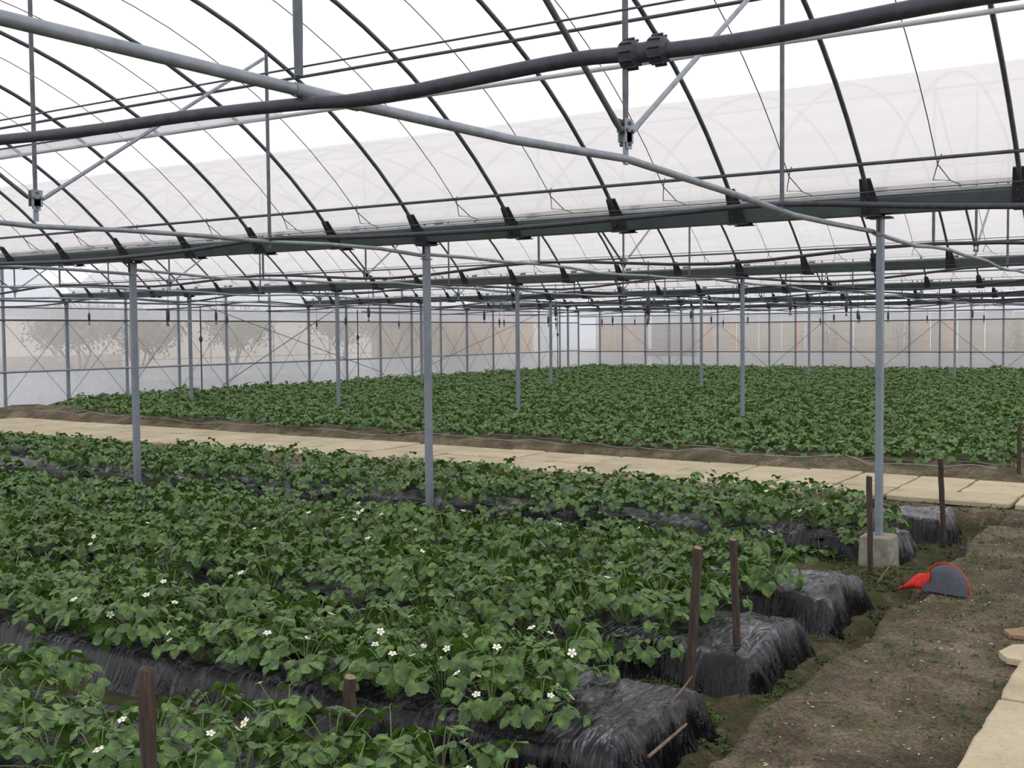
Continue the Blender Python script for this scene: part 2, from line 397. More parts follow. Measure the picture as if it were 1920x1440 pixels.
for i in range(3):
    nm = ['lowest slab at the bottom right corner of the picture', 'slab just above the joint at the right picture edge', 'slab farther along the side path on the right']
    make_slab_obj([(-.79, ys_[i]+.008), (.05, ys_[i]+.008), (.05, ys_[i+1]-.008), (-.79, ys_[i+1]-.008)], -.17, .045, 'pale concrete '+nm[i], None, rnd)
def fragment(name, pts, z0, h, m, label, cat):
    mbx = MB(); n = len(pts); c = np.mean(pts, 0)
    mbx.extr([(p[0]-c[0], p[1]-c[1]) for p in pts], 0, h, 'z'); return setp(mbx.build(name, m, loc=(c[0], c[1], z0)), label, cat)
fragment('slab_fragment', [(-.90, 5.86), (-.85, 5.76), (-.74, 5.74), (-.66, 5.9), (-.74, 6.10), (-.86, 6.02)], -.205, .03, slab_m, 'small broken slab fragment on the dirt by the right picture edge', 'slab fragment')
fragment('wood_chip', [(-.95, 6.32), (-.90, 6.22), (-.68, 6.28), (-.66, 6.38), (-.85, 6.44)], -.20, .02, stake_end, 'flat pale wood chip on the dirt by the right picture edge', 'wood chip')

# ------------------------------------------------------------------ beds in black plastic
def bed_height(X, Y, i):
    yc, hw = BEDS[i]; H = BZ[i]-ZT
    wv = .045*vnoise(X*1.4, X*0+i*3.3, 20+i)
    xe = XE+.05*vnoise(Y*3, Y*0+i, 31)+(-.12 if i == 5 else 0)
    d = hw-np.abs(Y-yc-wv)
    dx = xe-X
    # rounded corner distance
    q = np.minimum(d, dx); r = .07
    inside = np.where((d < r) & (dx < r), r-np.sqrt(np.clip(r-d, 0, None)**2+np.clip(r-dx, 0, None)**2), q)
    # pleats radiating over the edge
    ang = np.where(dx < .9, Y*26+X*6+3*vnoise(X*3, Y*3, 40+i), X*22+4*vnoise(X*2, Y*2, 41+i))
    pl = .5+.5*np.sin(ang+2.5*vnoise(X*5, Y*5, 50+i))
    inside = inside + .035*(vnoise(X*6, Y*6, 60+i))+.03*pl*np.exp(-np.clip(inside, 0, 1)/.12)
    h = sst(-.02, .105, inside)
    crown = .022*(1-np.clip(np.abs(Y-yc)/hw, 0, 1)**2)
    z = ZT-.05+(H+.05)*h+crown*h
    endz = np.exp(-np.clip(dx, 0, 3)/.9)
    z = z+h*(.035*fbm(X*2.4, Y*2.4, 3, 70+i)+.03*np.abs(fbm(X*9, Y*3.5, 3, 80+i))*(.4+endz))
    z = z+h*.028*np.abs(vnoise(X*22+Y*9, Y*3, 90+i))*(.4+endz)
    return z
BEDLAB = ['corner of the black plastic bed under the bottom left plants', 'black plastic bed at the bottom left behind the round-topped stake',
          'nearest full black plastic bed, ending in crumpled pleats at the bottom', 'second black plastic bed end, shiny and square, right of the two tall stakes',
          'third black plastic bed end, left of the dropped red and grey bag', 'short black plastic bed end directly right of the concrete block',
          'farthest black plastic bed end beside the walkway']
for i, (yc, hw) in enumerate(BEDS):
    x_end = XE+.10
    st = .014 if i in (2, 3) else (.017 if i in (1, 4) else .02)
    xfar = -1.51*yc-2.0
    xs = np.concatenate([np.arange(xfar, -4.4, .09), np.arange(-4.4, -3.2, .035), np.arange(-3.2, x_end, st)]) if i > 0 else np.arange(xfar, x_end, .05)
    ys = np.arange(yc-hw-.05, yc+hw+.051, st*1.1)
    X, Y = np.meshgrid(xs, ys); Z = bed_height(X, Y, i)
    nx = len(xs); q = (np.arange(len(ys)-1)[:, None]*nx+np.arange(nx-1)[None, :]).ravel()
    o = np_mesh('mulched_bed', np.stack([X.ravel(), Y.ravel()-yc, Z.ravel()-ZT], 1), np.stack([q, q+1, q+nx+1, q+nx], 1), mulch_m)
    o.location = (0, yc, ZT)
    setp(o, 'raised '+BEDLAB[i] if i else BEDLAB[i], 'planting bed')

# ------------------------------------------------------------------ roof film and walls
def film_roof(b):
    n = 20; y0 = YG[b]; ys = [y0+.16+(7.68)*k/n for k in range(n+1)]
    xs = np.arange(XW, 4.01, .5)
    Y, X = np.meshgrid(ys, xs); Z = np.vectorize(lambda y: arc_z(y, b))(Y)+.035
    Z = Z+.012*vnoise(X*1.3, Y*3, 3)
    nx = len(ys); q = (np.arange(len(xs)-1)[:, None]*nx+np.arange(nx-1)[None, :]).ravel()
    o = np_mesh('ceiling', np.stack([X.ravel(), Y.ravel(), Z.ravel()], 1), np.stack([q, q+1, q+nx+1, q+nx], 1), roof_film)
    setp(o, f'white translucent film roof of the {BAY[b]} greenhouse bay', kind='structure')
for b in range(5): film_roof(b)
# left gable wall: arched upper film per bay, skirt; net strip between
mb = MB()
for b in range(5):
    ys = [YG[b]+8*k/16 for k in range(17)]
    v = [(XW-.02, y, 1.76) for y in ys]+[(XW-.02, y, max(ZG1, arc_z(min(max(y, YG[b]+.01), YG[b]+7.99), b)+.03)) for y in ys]
    mb.add(v, [(k, k+1, 17+k+1, 17+k) for k in range(16)])
setp(mb.build('wall_left', wall_film), 'white film gable wall above the netted strip', kind='structure')
mb = MB(); n = 60; ys = np.linspace(.34, 40.34, n+1)
v = [(XW-.02+.01*math.sin(k*1.7), y, -.45) for k, y in enumerate(ys)]+[(XW-.02, y, .64) for y in ys]
mb.add(v, [(k, k+1, n+1+k+1, n+1+k) for k in range(n)])
mb.add([(XW-.02, 37.3, .64), (XW-.02, 40.34, .64), (XW-.02, 40.34, 1.76), (XW-.02, 37.3, 1.76)], [(0, 1, 2, 3)])
setp(mb.build('wall_left', skirt_film), 'blue-white film skirt along the foot of the gable wall', kind='structure')
mb = MB(); mb.add([(XW-.025, .34, .64), (XW-.025, 37.3, .64), (XW-.025, 37.3, 1.76), (XW-.025, .34, 1.76)], [(0, 1, 2, 3)])
setp(mb.build('window_1', net_film), 'long netted vent strip in the gable wall', kind='structure')
YB = YG[5]
mb = MB(); mb.add([(XW, YB+.02, 1.68), (4, YB+.02, 1.68), (4, YB+.02, 2.21), (XW, YB+.02, 2.21)], [(0, 1, 2, 3)])
mb.add([(XW, YB+.02, .6), (-21.15, YB+.02, .6), (-21.15, YB+.02, 1.68), (XW, YB+.02, 1.68)], [(0, 1, 2, 3)])
setp(mb.build('wall_back', wall_film), 'white film back wall above the netted strip', kind='structure')
mb = MB(); mb.add([(XW, YB+.02, -.3), (4, YB+.02, -.3), (4, YB+.02, .6), (XW, YB+.02, .6)], [(0, 1, 2, 3)])
setp(mb.build('wall_back', skirt_film), 'blue-white film skirt along the foot of the back wall', kind='structure')
mb = MB(); mb.add([(-21.15, YB+.025, .6), (4, YB+.025, .6), (4, YB+.025, 1.68), (-21.15, YB+.025, 1.68)], [(0, 1, 2, 3)])
setp(mb.build('window_2', net_film), 'long netted vent strip in the back wall', kind='structure')
mb = MB(); n = 10
v = []
for z in (.42, .9, 1.3, 1.70): v += [(-19.2+2.2*k/n, YB-.06+.02*math.sin(k*2.1), z) for k in range(n+1)]
mb.add(v, [(r*(n+1)+k, r*(n+1)+k+1, (r+1)*(n+1)+k+1, (r+1)*(n+1)+k) for r in range(3) for k in range(n)], True)
setp(mb.build('plastic_sheet', sheet_film), 'greyish plastic sheet hanging over the left part of the back wall net', 'plastic sheet')

# ------------------------------------------------------------------ wall posts and rails
cache = {}
def post(y_or_x, wall, i):
    key = (wall,)
    mbp = MB(); r = .028
    top = 2.25 if wall == 'b' else arc_z(y_or_x, int((y_or_x-.34)//8) if y_or_x < YB-.1 else 4)+.0
    mbp.box((0, 0, (top+.3)/2), (.05, .05, top+.3))
    x, y = (XW+.04, y_or_x) if wall == 'l' else (y_or_x, YB-.04)
    return mbp.build('wall_post', colm, loc=(x, y, -.3))
k = 0
for j in range(25):
    y = .34+1.6*j
    if j % 5 == 0 or y < 14.2: continue
    o = post(y, 'l', j)
    bi = int((y-.34)//8); jj = j-5*bi
    setp(o, f'slim grey gable wall post, {ORD[jj-1]} of four from the left in the {BAY[bi]} bay' if bi > 1 else 'slim grey gable wall post at the left picture edge', 'wall post', 'gable wall posts')
j = 0
for i in range(1, 19):
    x = XW+i
    if i % 4 == 0: continue
    o = post(x, 'b', i); setp(o, f'slim grey back wall post, {nth(j+1)} slim one counted from the left corner', 'wall post', 'back wall posts'); j += 1
def rail(name, z, wall, r, m, label):
    mbp = MB()
    if wall == 'l': mbp.tube([(XW+.08, .4, z), (XW+.08, YB-.1, z)], r)
    else: mbp.tube([(XW+.1, YB-.08, z), (3, YB-.08, z)], r)
    setp(mbp.build(name, m), label, 'rail')
rail('wall_rail', 2.18, 'l', .022, galv_dark, 'top rail of the gable wall, just under the gutters')
rail('wall_rail', 2.03, 'l', .012, galv_dark, 'thin second rail of the gable wall below the top rail')
rail('wall_rail', 1.76, 'l', .020, archm, 'dark rail of the gable wall along the top of the net')
rail('wall_rail', .64, 'l', .024, galv, 'pale lower rail of the gable wall above the film skirt')
rail('wall_rail', 2.0, 'b', .018, galv_dark, 'upper rail of the back wall')
rail('wall_rail', 1.69, 'b', .020, archm, 'dark rail of the back wall along the top of the net')
rail('wall_rail', .60, 'b', .018, archm, 'lower rail of the back wall above the film skirt')
def wire(p0, p1, r=.005, name='brace_wire', label='', group=None, m=None):
    mbp = MB(); mbp.tube([p0, p1], r, 5); return setp(mbp.build(name, m or wirem), label, 'wire', group)
for j in range(9, 24):
    y = .34+1.6*j; 
    bn = BAY[min(int((y+.8-.34)//8), 4)]
    wire((XW+.01, y, .0), (XW+.01, y+1.6, 1.74), label=f'thin rising brace wire crossing a gable wall panel, {nth(j-8)} from the left', group=f'rising gable wires, {bn} bay')
    wire((XW+.015, y, 1.74), (XW+.015, y+1.6, .0), label=f'thin falling brace wire crossing a gable wall panel, {nth(j-8)} from the left', group=f'falling gable wires, {bn} bay')
for j in range(8):
    x = XW+2+2*j
    if x < -6: wire((x, YB-.03, .0 if j % 2 else 1.68), (x+2, YB-.03, 1.68 if j % 2 else .0), .007, label=f'brace wire on the back wall, {ORD[j]} from the corner')
wire((XW+.12, 20.9, .1), (XW+.12, 25.4, 2.15), .012, 'brace_rod', 'long slanting brace rod on the gable wall left of centre', m=galv_dark)
wire((XW+.12, 29.0, .1), (XW+.12, 37.0, 2.1), .010, 'brace_rod', 'long slanting brace rod on the gable wall behind the middle columns', m=galv_dark)
wire((XW+.12, 20.5, 2.1), (XW+.12, 27.5, .2), .010, 'brace_rod', 'long falling brace rod on the gable wall left of centre', m=galv_dark)

# ------------------------------------------------------------------ columns
def column_mesh(z0, z1):
    m = MB(); a, b_, c = .0225, .0375, .005
    prof = [(-a+c, -b_), (a-c, -b_), (a, -b_+c), (a, b_-c), (a-c, b_), (-a+c, b_), (-a, b_-c), (-a, -b_+c)]
    m.extr(prof, z0, z1, 'z'); return m
for g in range(1, 6):
    idx = 0
    for kx in range(0, 6):
        x = XW+4*kx; y = YG[g]; xs_ = x+(.05 if (g, kx) == (1, 5) else 0)
        if not (-1.51*y-.6 < x < -.1365*y+.5): continue
        root = empty('steel_column', (xs_, y, -.30))
        column_mesh(0, ZG0+.30-.03).build('post', colm, root)
        h = MB(); h.box((0, 0, ZG0+.30-.025), (.16, .12, .012)); h.box((0, 0, ZG0+.23), (.012, .11, .11)); h.build('cap_plate', plate, root)
        if g == 1:
            s = MB(); s.tube([(-.028, -.045, 2.37), (.028, -.045, 2.37), (.028, .045, 2.37), (-.028, .045, 2.37), (-.028, -.045, 2.37)], .007, 6); s.build('chord_clamp', galv, root)
        rown = {1: 'near', 2: 'second', 3: 'third', 4: 'fourth', 5: 'back wall'}[g]
        if g == 1:
            lab = {-2.15: 'large grey steel column on the right, standing in the concrete block', -6.15: 'grey steel column in the middle, rising from the near strawberry bed', -10.15: 'grey steel column on the left, rising from the near strawberry bed'}[round(x, 2)]
        else:
            lab = f'grey steel column, {ORD[idx]} from the left under the {rown} gutter' if g < 5 else f'grey steel column in the back wall, {ORD[idx]} counted from the left corner'
        setp(root, lab, 'column', f'columns under the {rown} gutter'); idx += 1
# concrete block
root_y = 8.34
def block():
    m = MB(); hw0, hw1, h = .122, .110, .235; c = .018
    def ring(hw, z): return [(-hw+c, -hw, z), (hw-c, -hw, z), (hw, -hw+c, z), (hw, hw-c, z), (hw-c, hw, z), (-hw+c, hw, z), (-hw, hw-c, z), (-hw, -hw+c, z)]
    v = ring(hw0, -.06)+ring(hw1+.004, h-.01)+ring(hw1-.008, h)
    f = [(r*8+k, r*8+(k+1) % 8, (r+1)*8+(k+1) % 8, (r+1)*8+k) for r in range(2) for k in range(8)]+[tuple(range(16, 24)), tuple(range(8))[::-1]]
    m.add(v, f); return m.build('concrete_block', concrete, loc=(-2.10, 8.34, -.335))
setp(block(), 'square grey concrete footing block around the foot of the right column', 'concrete block')

# ------------------------------------------------------------------ gutters with brackets
def gutter(g):
    y = YG[g]; root = empty('gutter', (0, y, ZG0))
    m = MB(); w_ = .13
    prof = [(-w_*.55, 0), (w_*.55, 0), (w_, .10), (w_, .125), (w_-.006, .125), (w_-.012, .10), (w_*.5, .006), (-w_*.5, .006), (-w_+.012, .10), (-w_+.006, .125), (-w_, .125), (-w_, .10)]
    x0, x1 = XW, (1.5 if g == 1 else -.1365*y+2.2)
    m.extr(prof, x0, x1, 'x'); m.build('trough', gutm, root)
    l = MB()
    for s in (-1, 1): l.box(((x0+x1)/2, s*(w_+.004), .128), (x1-x0, .026, .022))
    l.build('lock_channel', gutlip, root)
    for kx in range(0, 26):
        x = XW+kx
        if not in_view(x, y, 1.0) or x > x1: continue
        for s in (-1, 1):
            if s == 1 and g == 5: continue
            q = MB()
            # tapered plate leaning along the arch foot
            py = s*(w_+.012)
            v = []
            for dx in (-.05, .05):
                for (yy, zz) in ((s*.075, -.012), (s*.083, -.012)): v.append((x+dx*1.25, yy, zz))
            t = []
            for dx in (-.05, .05):
                for (yy, zz) in ((s*(.155+.085) if False else s*.145, .12), (s*.153, .12)): v.append((x+dx*1.1, yy, zz))
            for dx in (-.05, .05):
                for (yy, zz) in ((s*.235, .235), (s*.243, .225)): v.append((x+dx*.78, yy, zz))
            # indices: per level 4 verts: (-dx,in),(-dx,out),(dx,in),(dx,out)
            f = []
            for lv in range(2):
                a, b2 = lv*4, (lv+1)*4
                f += [(a, a+2, b2+2, b2), (a+1, b2+1, b2+3, a+3), (a, b2, b2+1, a+1), (a+2, a+3, b2+3, b2+2)]
            f += [(0, 1, 3, 2), (8, 10, 11, 9)]
            q.add(v, f)
            q.box((x, s*.075, -.015), (.15, .05, .008))
            for bz in (.03, .09): q.tube([(x-.02, s*(.09+bz*.5), bz), (x-.02, s*(.115+bz*.5), bz)], .009, 6)
            q.build('arch_bracket', plate, root)
    nm = ['', 'nearest dark steel gutter beam crossing the whole picture on the three near columns', 'second dark steel gutter beam, behind the nearest one', 'third dark steel gutter beam', 'fourth dark steel gutter beam, thin in the distance', 'dark gutter beam along the top of the back wall'][g]
    setp(root, nm, 'gutter')
for g in range(1, 6): gutter(g)

# ------------------------------------------------------------------ arches, purlins, film straps
def arch_obj(b):
    m = MB(); pts = []
    for k in range(29):
        y = .12+7.76*k/28; pts.append((0, y, arc_z(YG[b]+y, b)))
    m.tube(pts, .0165, 7); return m.build('roof_arch', archm)
for b in range(5):
    proto = arch_obj(b); used = False; n = 0
    xs = [XW+i for i in range(0, 25) if in_view(XW+i, YG[b]+8, 1.0)][::-1]
    for x in xs:
        o = proto if not used else proto.copy()
        if used: col.objects.link(o)
        used = True; o.location = (x, YG[b], 0)
        setp(o, f'dark curved roof arch tube of the {BAY[b]} bay, {nth(n+1)} from the right', 'roof arch', f'roof arches of the {BAY[b]} bay')
        n += 1
def strap_obj(b):
    m = MB(); pts = []
    for k in range(25):
        y = .30+7.4*k/24; pts.append((0, y, arc_z(YG[b]+y, b)+.012))
    m.tube(pts, .0035, 5)
    ye = 7.7; ze = pts[-1][2]
    m.tube([(0, ye, ze), (-.05, ye+.10, ze-.09), (.06, ye+.11, ze-.10), (0, ye, ze)], .004, 5)
    m.tube([(0, ye-.01, ze), (.035, ye-.05, ze+.06)], .004, 5)
    m.tube([(.06, ye+.11, ze-.10), (.12, ye+.15, ze-.13)], .003, 5)
    return m.build('film_strap', wirem)
for b in range(4):
    proto = strap_obj(b); used = False; n = 0
    for i in [q for q in range(0, 24) if in_view(XW+q+.5, YG[b]+8, .6)][::-1]:
        o = proto if not used else proto.copy()
        if used: col.objects.link(o)
        used = True; o.location = (XW+i+.5+(rnd.uniform(-.06, .06)), YG[b], 0)
        lab = f'thin film holding strap between roof arches of the {BAY[b]} bay' + f', {nth(n+1)} from the right'
        setp(o, lab, 'film strap', f'film straps of the {BAY[b]} bay'); n += 1
PUR = [(.45, .016, 'low dark purlin close above the gutter'), (2.2-.16, .013, None)]
def purlin(b, d, r, label, m=archm, side=1, name='purlin', dz=.03):
    y = YG[b]+(8-d if side == 1 else d); q = MB(); z = arc_z(y, b)-dz
    q.tube([(XW+.1, y, z), (min(1.5, -.1365*y+2.5), y, z)], r, 7); setp(q.build(name, m), label, 'purlin' if name == 'purlin' else 'roller pipe')
for b in range(5):
    purlin(b, .385, .013, f'lowest dark purlin above the gutter on the far slope of the {BAY[b]} bay')
    purlin(b, 1.72, .012, f'upper dark purlin on the far slope of the {BAY[b]} bay')
    if b < 4: purlin(b, .30, .013, f'lowest dark purlin on the near slope of the {BAY[b]} bay', side=0)
    if b < 3:
        purlin(b, 1.46, .009, f'thin dark film lock rail above the roller pipe of the {BAY[b]} bay')
        purlin(b, 1.35, .017, f'white roller pipe with rolled film under the roof of the {BAY[b]} bay', white_m, name='roller_pipe')
        purlin(b, 4.0, .014, f'ridge purlin of the {BAY[b]} bay')
# rolled vent film between the lock rail and the roller pipe of the nearest bay
mb = MB(); ya, yb = YG[0]+8-1.46, YG[0]+8-1.35; n = 40
v = []
for t in range(5):
    for k in range(n+1):
        xx = XW+(15.6)*k/n; yy = ya+(yb-ya)*t/4; v.append((xx, yy, arc_z(yy, 0)-.035-.03*math.sin(t/4*math.pi)*(1+.5*math.sin(k*2.3))))
mb.add(v, [(r*(n+1)+k, r*(n+1)+k+1, (r+1)*(n+1)+k+1, (r+1)*(n+1)+k) for r in range(4) for k in range(n)], True)
setp(mb.build('rolled_film', sheet_film), 'slack strip of film hanging along the roller pipe of the nearest bay', 'film')

# ------------------------------------------------------------------ trusses
def flat_end(m, p, d, r, L_=.10):
    d = Vector(d).normalized(); p = Vector(p)
    m.tube([p, p+d*L_*.5, p+d*L_], [r*1.15, r*1.1, r], 8, flat=.35)
def truss(x, b, sag=0.0):
    y0 = YG[b]; root = empty('roof_truss', (x, y0, 0)); zc = 2.10
    m = MB()
    if b == 0 and abs(x+2.15) < .1: pts = [(0, .0, 2.055), (0, 1.08, 2.055), (0, 2.3, 2.065), (0, 3.1, 2.08), (0, 4.0, 2.125), (0, 5.2, 2.10), (0, 6.2, 2.07), (0, 7, 2.08), (0, 8.0, 2.10)]
    else: pts = [(0, t*8, zc+(.02*math.sin(t*9+x)+.012*math.sin(t*23+b))) for t in [i/12 for i in range(13)]]
    m.tube(pts, .0165, 10)
    if b == 0 and abs(x+2.15) < .1: m.tube([(0, 1.98, 2.062), (0, 2.25, 2.064)], .0195, 10)
    m.build('bottom_chord', galv, root)
    hz = 2.24
    for yy, zb in ((2.0, zc), (4.0, hz+.03), (6.0, zc-.05 if b == 0 else zc)):
        q = MB(); zt = arc_z(y0+yy, b)-.01; r = .0135
        q.tube([(0, yy, zb), (0, yy, zb+.06), (0, yy, zb+.12), (0, yy, zt-.1), (0, yy, zt)], [r*.9, r*.9, r, r, r*.9], 8)
        q.build('hanger_post', galv_dark, root)
    for s in (-1, 1):
        q = MB(); zt = arc_z(y0+4+s*2.0, b)-.05
        a = Vector((0, 4+s*.05, hz)); e = Vector((0, 4+s*1.98, zt)); d = (e-a).normalized()
        q.tube([a+d*.0, a+d*.05, a+d*.12, e-d*.12, e-d*.05, e], [.012, .014, .0125, .0125, .013, .010], 8)
        q.build('diagonal_brace', galv if s == 1 else galv_dark, root)
    q = MB(); q.box((.016, 4.0, hz), (.004, .075, .10)); q.box((-.016, 4.0, hz), (.004, .075, .10)); q.box((.016, 4.0, hz-.04), (.004, .045, .07)); q.box((0, 4.0, hz-.09), (.012, .030, .10))
    h = q.build('hub_plate', galv, root)
    for (dy, dz) in ((0, .032), (-.024, 0), (.024, 0), (0, -.055)):
        bt = MB(); bt.tube([(-.026, 4+dy, hz+dz), (.026, 4+dy, hz+dz)], .009, 6); bt.build('bolt', galv_dark, h)
    return root
cnt = {}
for b in range(5):
    n = 0
    for kx in range(5, 0, -1):
        x = XW+4*kx
        if not in_view(x, YG[b]+8, .6): continue
        o = truss(x, b)
        lab = {(0, 5): 'large nearest roof truss, thick chord from the top left corner to the right column',
               (0, 4): 'second roof truss of the nearest bay, its hub plate at the left picture edge',
               (0, 3): 'third roof truss of the nearest bay, its chord ending at the left column'}.get((b, kx), f'galvanised roof truss of the {BAY[b]} bay, {ORD[n]} from the right')
        setp(o, lab, 'roof truss', f'roof trusses of the {BAY[b]} bay'); n += 1

# ------------------------------------------------------------------ irrigation hoses hung along the bays, drop sprinklers
def hose(pts, r, label, coupling=None):
    # smooth by Catmull-Rom
    P = [Vector(p) for p in pts]; out = []
    for i in range(len(P)-1):
        p0, p1, p2, p3 = P[max(i-1, 0)], P[i], P[i+1], P[min(i+2, len(P)-1)]
        for t in (0, .25, .5, .75):
            out.append(.5*((2*p1)+(-p0+p2)*t+(2*p0-5*p1+4*p2-p3)*t*t+(-p0+3*p1-3*p2+p3)*t**3))
    out.append(P[-1]); root = None
    m = MB(); m.tube(out, r, 10); o = m.build('irrigation_hose', hosem)
    setp(o, label, 'hose')
    if coupling:
        c, d = Vector(coupling[0]), Vector(coupling[1]).normalized(); q = MB()
        for s in (-1, 1):
            a = c+d*s*.035
            q.tube([a-d*.022, a-d*.020, a-d*.008, a+d*.012, a+d*.022], [r*1.1, r*1.75, r*1.9, r*1.8, r*1.1], 10, smooth=False)
        q.tube([c-d*.05, c+d*.05], r*1.3, 10)
        for s in (-1, 1):
            for k in range(10):
                th = k*math.pi/5; a = c+d*s*.035
                n1 = d.cross(Vector((0, 0, 1))).normalized(); n2 = d.cross(n1)
                off = (n1*math.cos(th)+n2*math.sin(th))*r*1.9
                q.tube([a+off-d*.014, a+off+d*.014], .003, 4)
        q.build('hose_coupling', hosem, o)
    return o
# hose of the nearest bay (y=2.34): heights taken along the run
H1 = [(-7.2, 2.05), (-5.2, 2.09), (-4.0, 2.075), (-3.1, 2.045), (-2.6, 2.04), (-2.15, 2.025), (-1.9, 2.01), (-1.6, 2.02), (-1.3, 2.03), (-1.1, 2.02), (-.9, 2.015), (-.7, 2.02), (-.4, 2.03), (.2, 2.03), (1.2, 2.1)]
hose([(x, 2.34, z) for x, z in H1], .0175, 'thick black irrigation hose sagging across the top of the picture', ((-1.11, 2.34, 2.022), (1, 0, 0)))
H2 = [(XW+.2, 2.05), (-18.15, 2.13), (-16, 2.05), (-14.15, 2.12), (-12, 2.06), (-10.15, 2.08), (-8.5, 2.05), (-7.2, 2.07), (-6.15, 2.125), (-5.2, 2.09), (-4.0, 2.08), (-3.0, 2.10), (-2.15, 2.115), (-1.2, 2.04), (-.2, 2.0), (1, 2.1)]
hose([(x, 6.34, z) for x, z in H2], .0165, 'black irrigation hose crossing just below the nearest gutter beam')
wire((-12, 2.36, 2.13), (1.5, 2.36, 2.13), .003, 'support_wire', 'thin support wire above the thick black hose at the top')
wire((XW, 6.36, 2.15), (1.5, 6.36, 2.15), .003, 'support_wire', 'thin support wire along the hose below the nearest gutter')
for b in range(1, 5):
    for s, off in enumerate((2.0, 6.0)):
        y = YG[b]+off; pts = []; x = XW+.3
        xe = -.1365*y+2.0
        while x < xe:
            on = abs((x-XW) % 4) < .01
            pts.append((x, y, 2.125 if on else 2.03+rnd.uniform(-.03, .03)))
            if abs(x-(XW+.3)) < .01: x = XW+2
            else: x += 2
            
        pts = [(px, py, 2.135 if abs(((px-XW)+.001) % 4) < .01 else pz) for px, py, pz in pts]
        hose(pts, .016, f'black irrigation hose over the {"front" if s == 0 else "rear"} half of the {BAY[b]} bay')
        wire((XW+.1, y+.02, 2.16), (xe, y+.02, 2.16), .003, 'support_wire', f'thin support wire over the {"front" if s == 0 else "rear"} half of the {BAY[b]} bay')
def sprinkler(x, y, zb, label, group=None, big=True):
    root = empty('drop_sprinkler', (x, y, zb))
    q = MB(); q.tube([(0, 0, .14), (.004, .003, .35), (0, 0, 2.10-zb)], .0045, 6); q.build('drop_tube', hosem, root)
    q = MB(); q.tube([(0, 0, .06), (0, 0, .08), (0, 0, .20), (0, 0, .24)], [.008, .022, .026, .010], 10)
    if big: q.tube([(-.03, 0, .02), (-.024, 0, .10), (-.016, 0, .2)], [.005, .01, .008], 6)
    q.build('weight', hosem, root)
    q = MB(); q.tube([(0, 0, .06), (0, 0, .035), (0, 0, .015), (0, 0, 0)], [.006, .012, .02, .018], 8); q.build('nozzle', galv_dark, root)
    setp(root, label, 'sprinkler', group)
sprinkler(-11.9, 10.34, 1.52, 'hanging drop sprinkler with black weight, between the left and middle columns')
sprinkler(-4.88, 10.34, 1.50, 'hanging drop sprinkler with black weight, right of centre')
for b in range(1, 5):
    for s, off in enumerate((2.0, 6.0)):
        if b == 1 and s == 0: continue
        y = YG[b]+off; x = XW+1.6+(1.1*s+.7*b) % 2; n = 0; vis = []
        while x < -.1365*y+.3:
            if x > -1.51*y+.5: vis.append(x)
            x += 3.5
        for x in vis:
            sprinkler(x, y, 1.56+rnd.uniform(-.06, .06), f'small drop sprinkler under the {"front" if s == 0 else "rear"} hose of the {BAY[b]} bay, {ORD[n]} from the left', f'drop sprinklers of the {BAY[b]} bay', False); n += 1
for (u_, y, lab) in ((0, 19.7, 'left of the slim gable posts'), (0, 25.7, 'behind the left half of the field'), (0, 37.5, 'near the far corner')):
    x = {19.7: -21.5, 25.7: -21.48, 37.5: -21.5}[y]
    root = empty('standpipe', (x, y, -.1))
    q = MB(); q.tube([(0, 0, 0), (0, 0, 1.5), (0, 0, 2.2)], .016, 8); q.build('pipe', hosem, root)
    q = MB(); q.tube([(0, 0, 1.32), (0, 0, 1.36), (0, 0, 1.44), (0, 0, 1.48)], [.018, .04, .04, .018], 8); q.box((.04, 0, 1.4), (.06, .02, .02)); q.build('valve', hosem, root)
    setp(root, 'thin black standpipe with valve on the gable wall, '+lab, 'pipe')

# ------------------------------------------------------------------ strawberry plants
def leaflet_hi(Ln, W, fold, curl, rs, n=12):
    V = []; UV = []; 
    for i in range(n+1):
        s = i/n
        wv = math.sin(math.pi*min(1, s**.82))**.62 if 0 < s < 1 else 0
        if s > .8: wv *= 1-.25*(s-.8)/.2
        z0 = -curl*Ln*s*s
        tooth = 1.0 if i % 2 else .86
        tx = .035*Ln if i % 2 else -.01*Ln
        for (yy, k) in ((-1, 2), (-.5, 1), (0, 0), (.5, 1), (1, 2)):
            y = yy*W/2*wv*(tooth if k == 2 else 1)
            V.append((Ln*s+(tx if k == 2 else 0), y, z0+fold*abs(y)-.35*fold*(abs(y)**2)/(W/2)+rs.uniform(-1, 1)*.012*Ln*(k > 0)))
            UV.append((s, yy*wv*.5))
    F_ = []
    for i in range(n):
        for j in range(4):
            a = i*5+j; F_.append((a, a+5, a+6, a+1))
    return np.array(V), np.array(F_), np.array(UV)
def leaflet_lo(Ln, W, fold, curl, rs):
    V = [(0, 0, 0), (Ln*.3, -W*.42, fold*W*.42), (Ln*.35, 0, -curl*Ln*.1), (Ln*.3, W*.42, fold*W*.42),
         (Ln*.72, -W*.45, fold*W*.4-curl*Ln*.5), (Ln*.72, 0, -curl*Ln*.5), (Ln*.72, W*.45, fold*W*.4-curl*Ln*.5), (Ln, 0, -curl*Ln)]
    F_ = [(0, 1, 2, 2), (0, 2, 3, 3), (1, 4, 5, 2), (2, 5, 6, 3), (4, 7, 5, 5), (5, 7, 6, 6)]
    UV = [(0, 0), (.3, -.4), (.35, 0), (.3, .4), (.72, -.45), (.72, 0), (.72, .45), (1, 0)]
    return np.array(V), np.array(F_), np.array(UV)
def rotm(ax, a): return np.array(Matrix.Rotation(a, 3, ax))
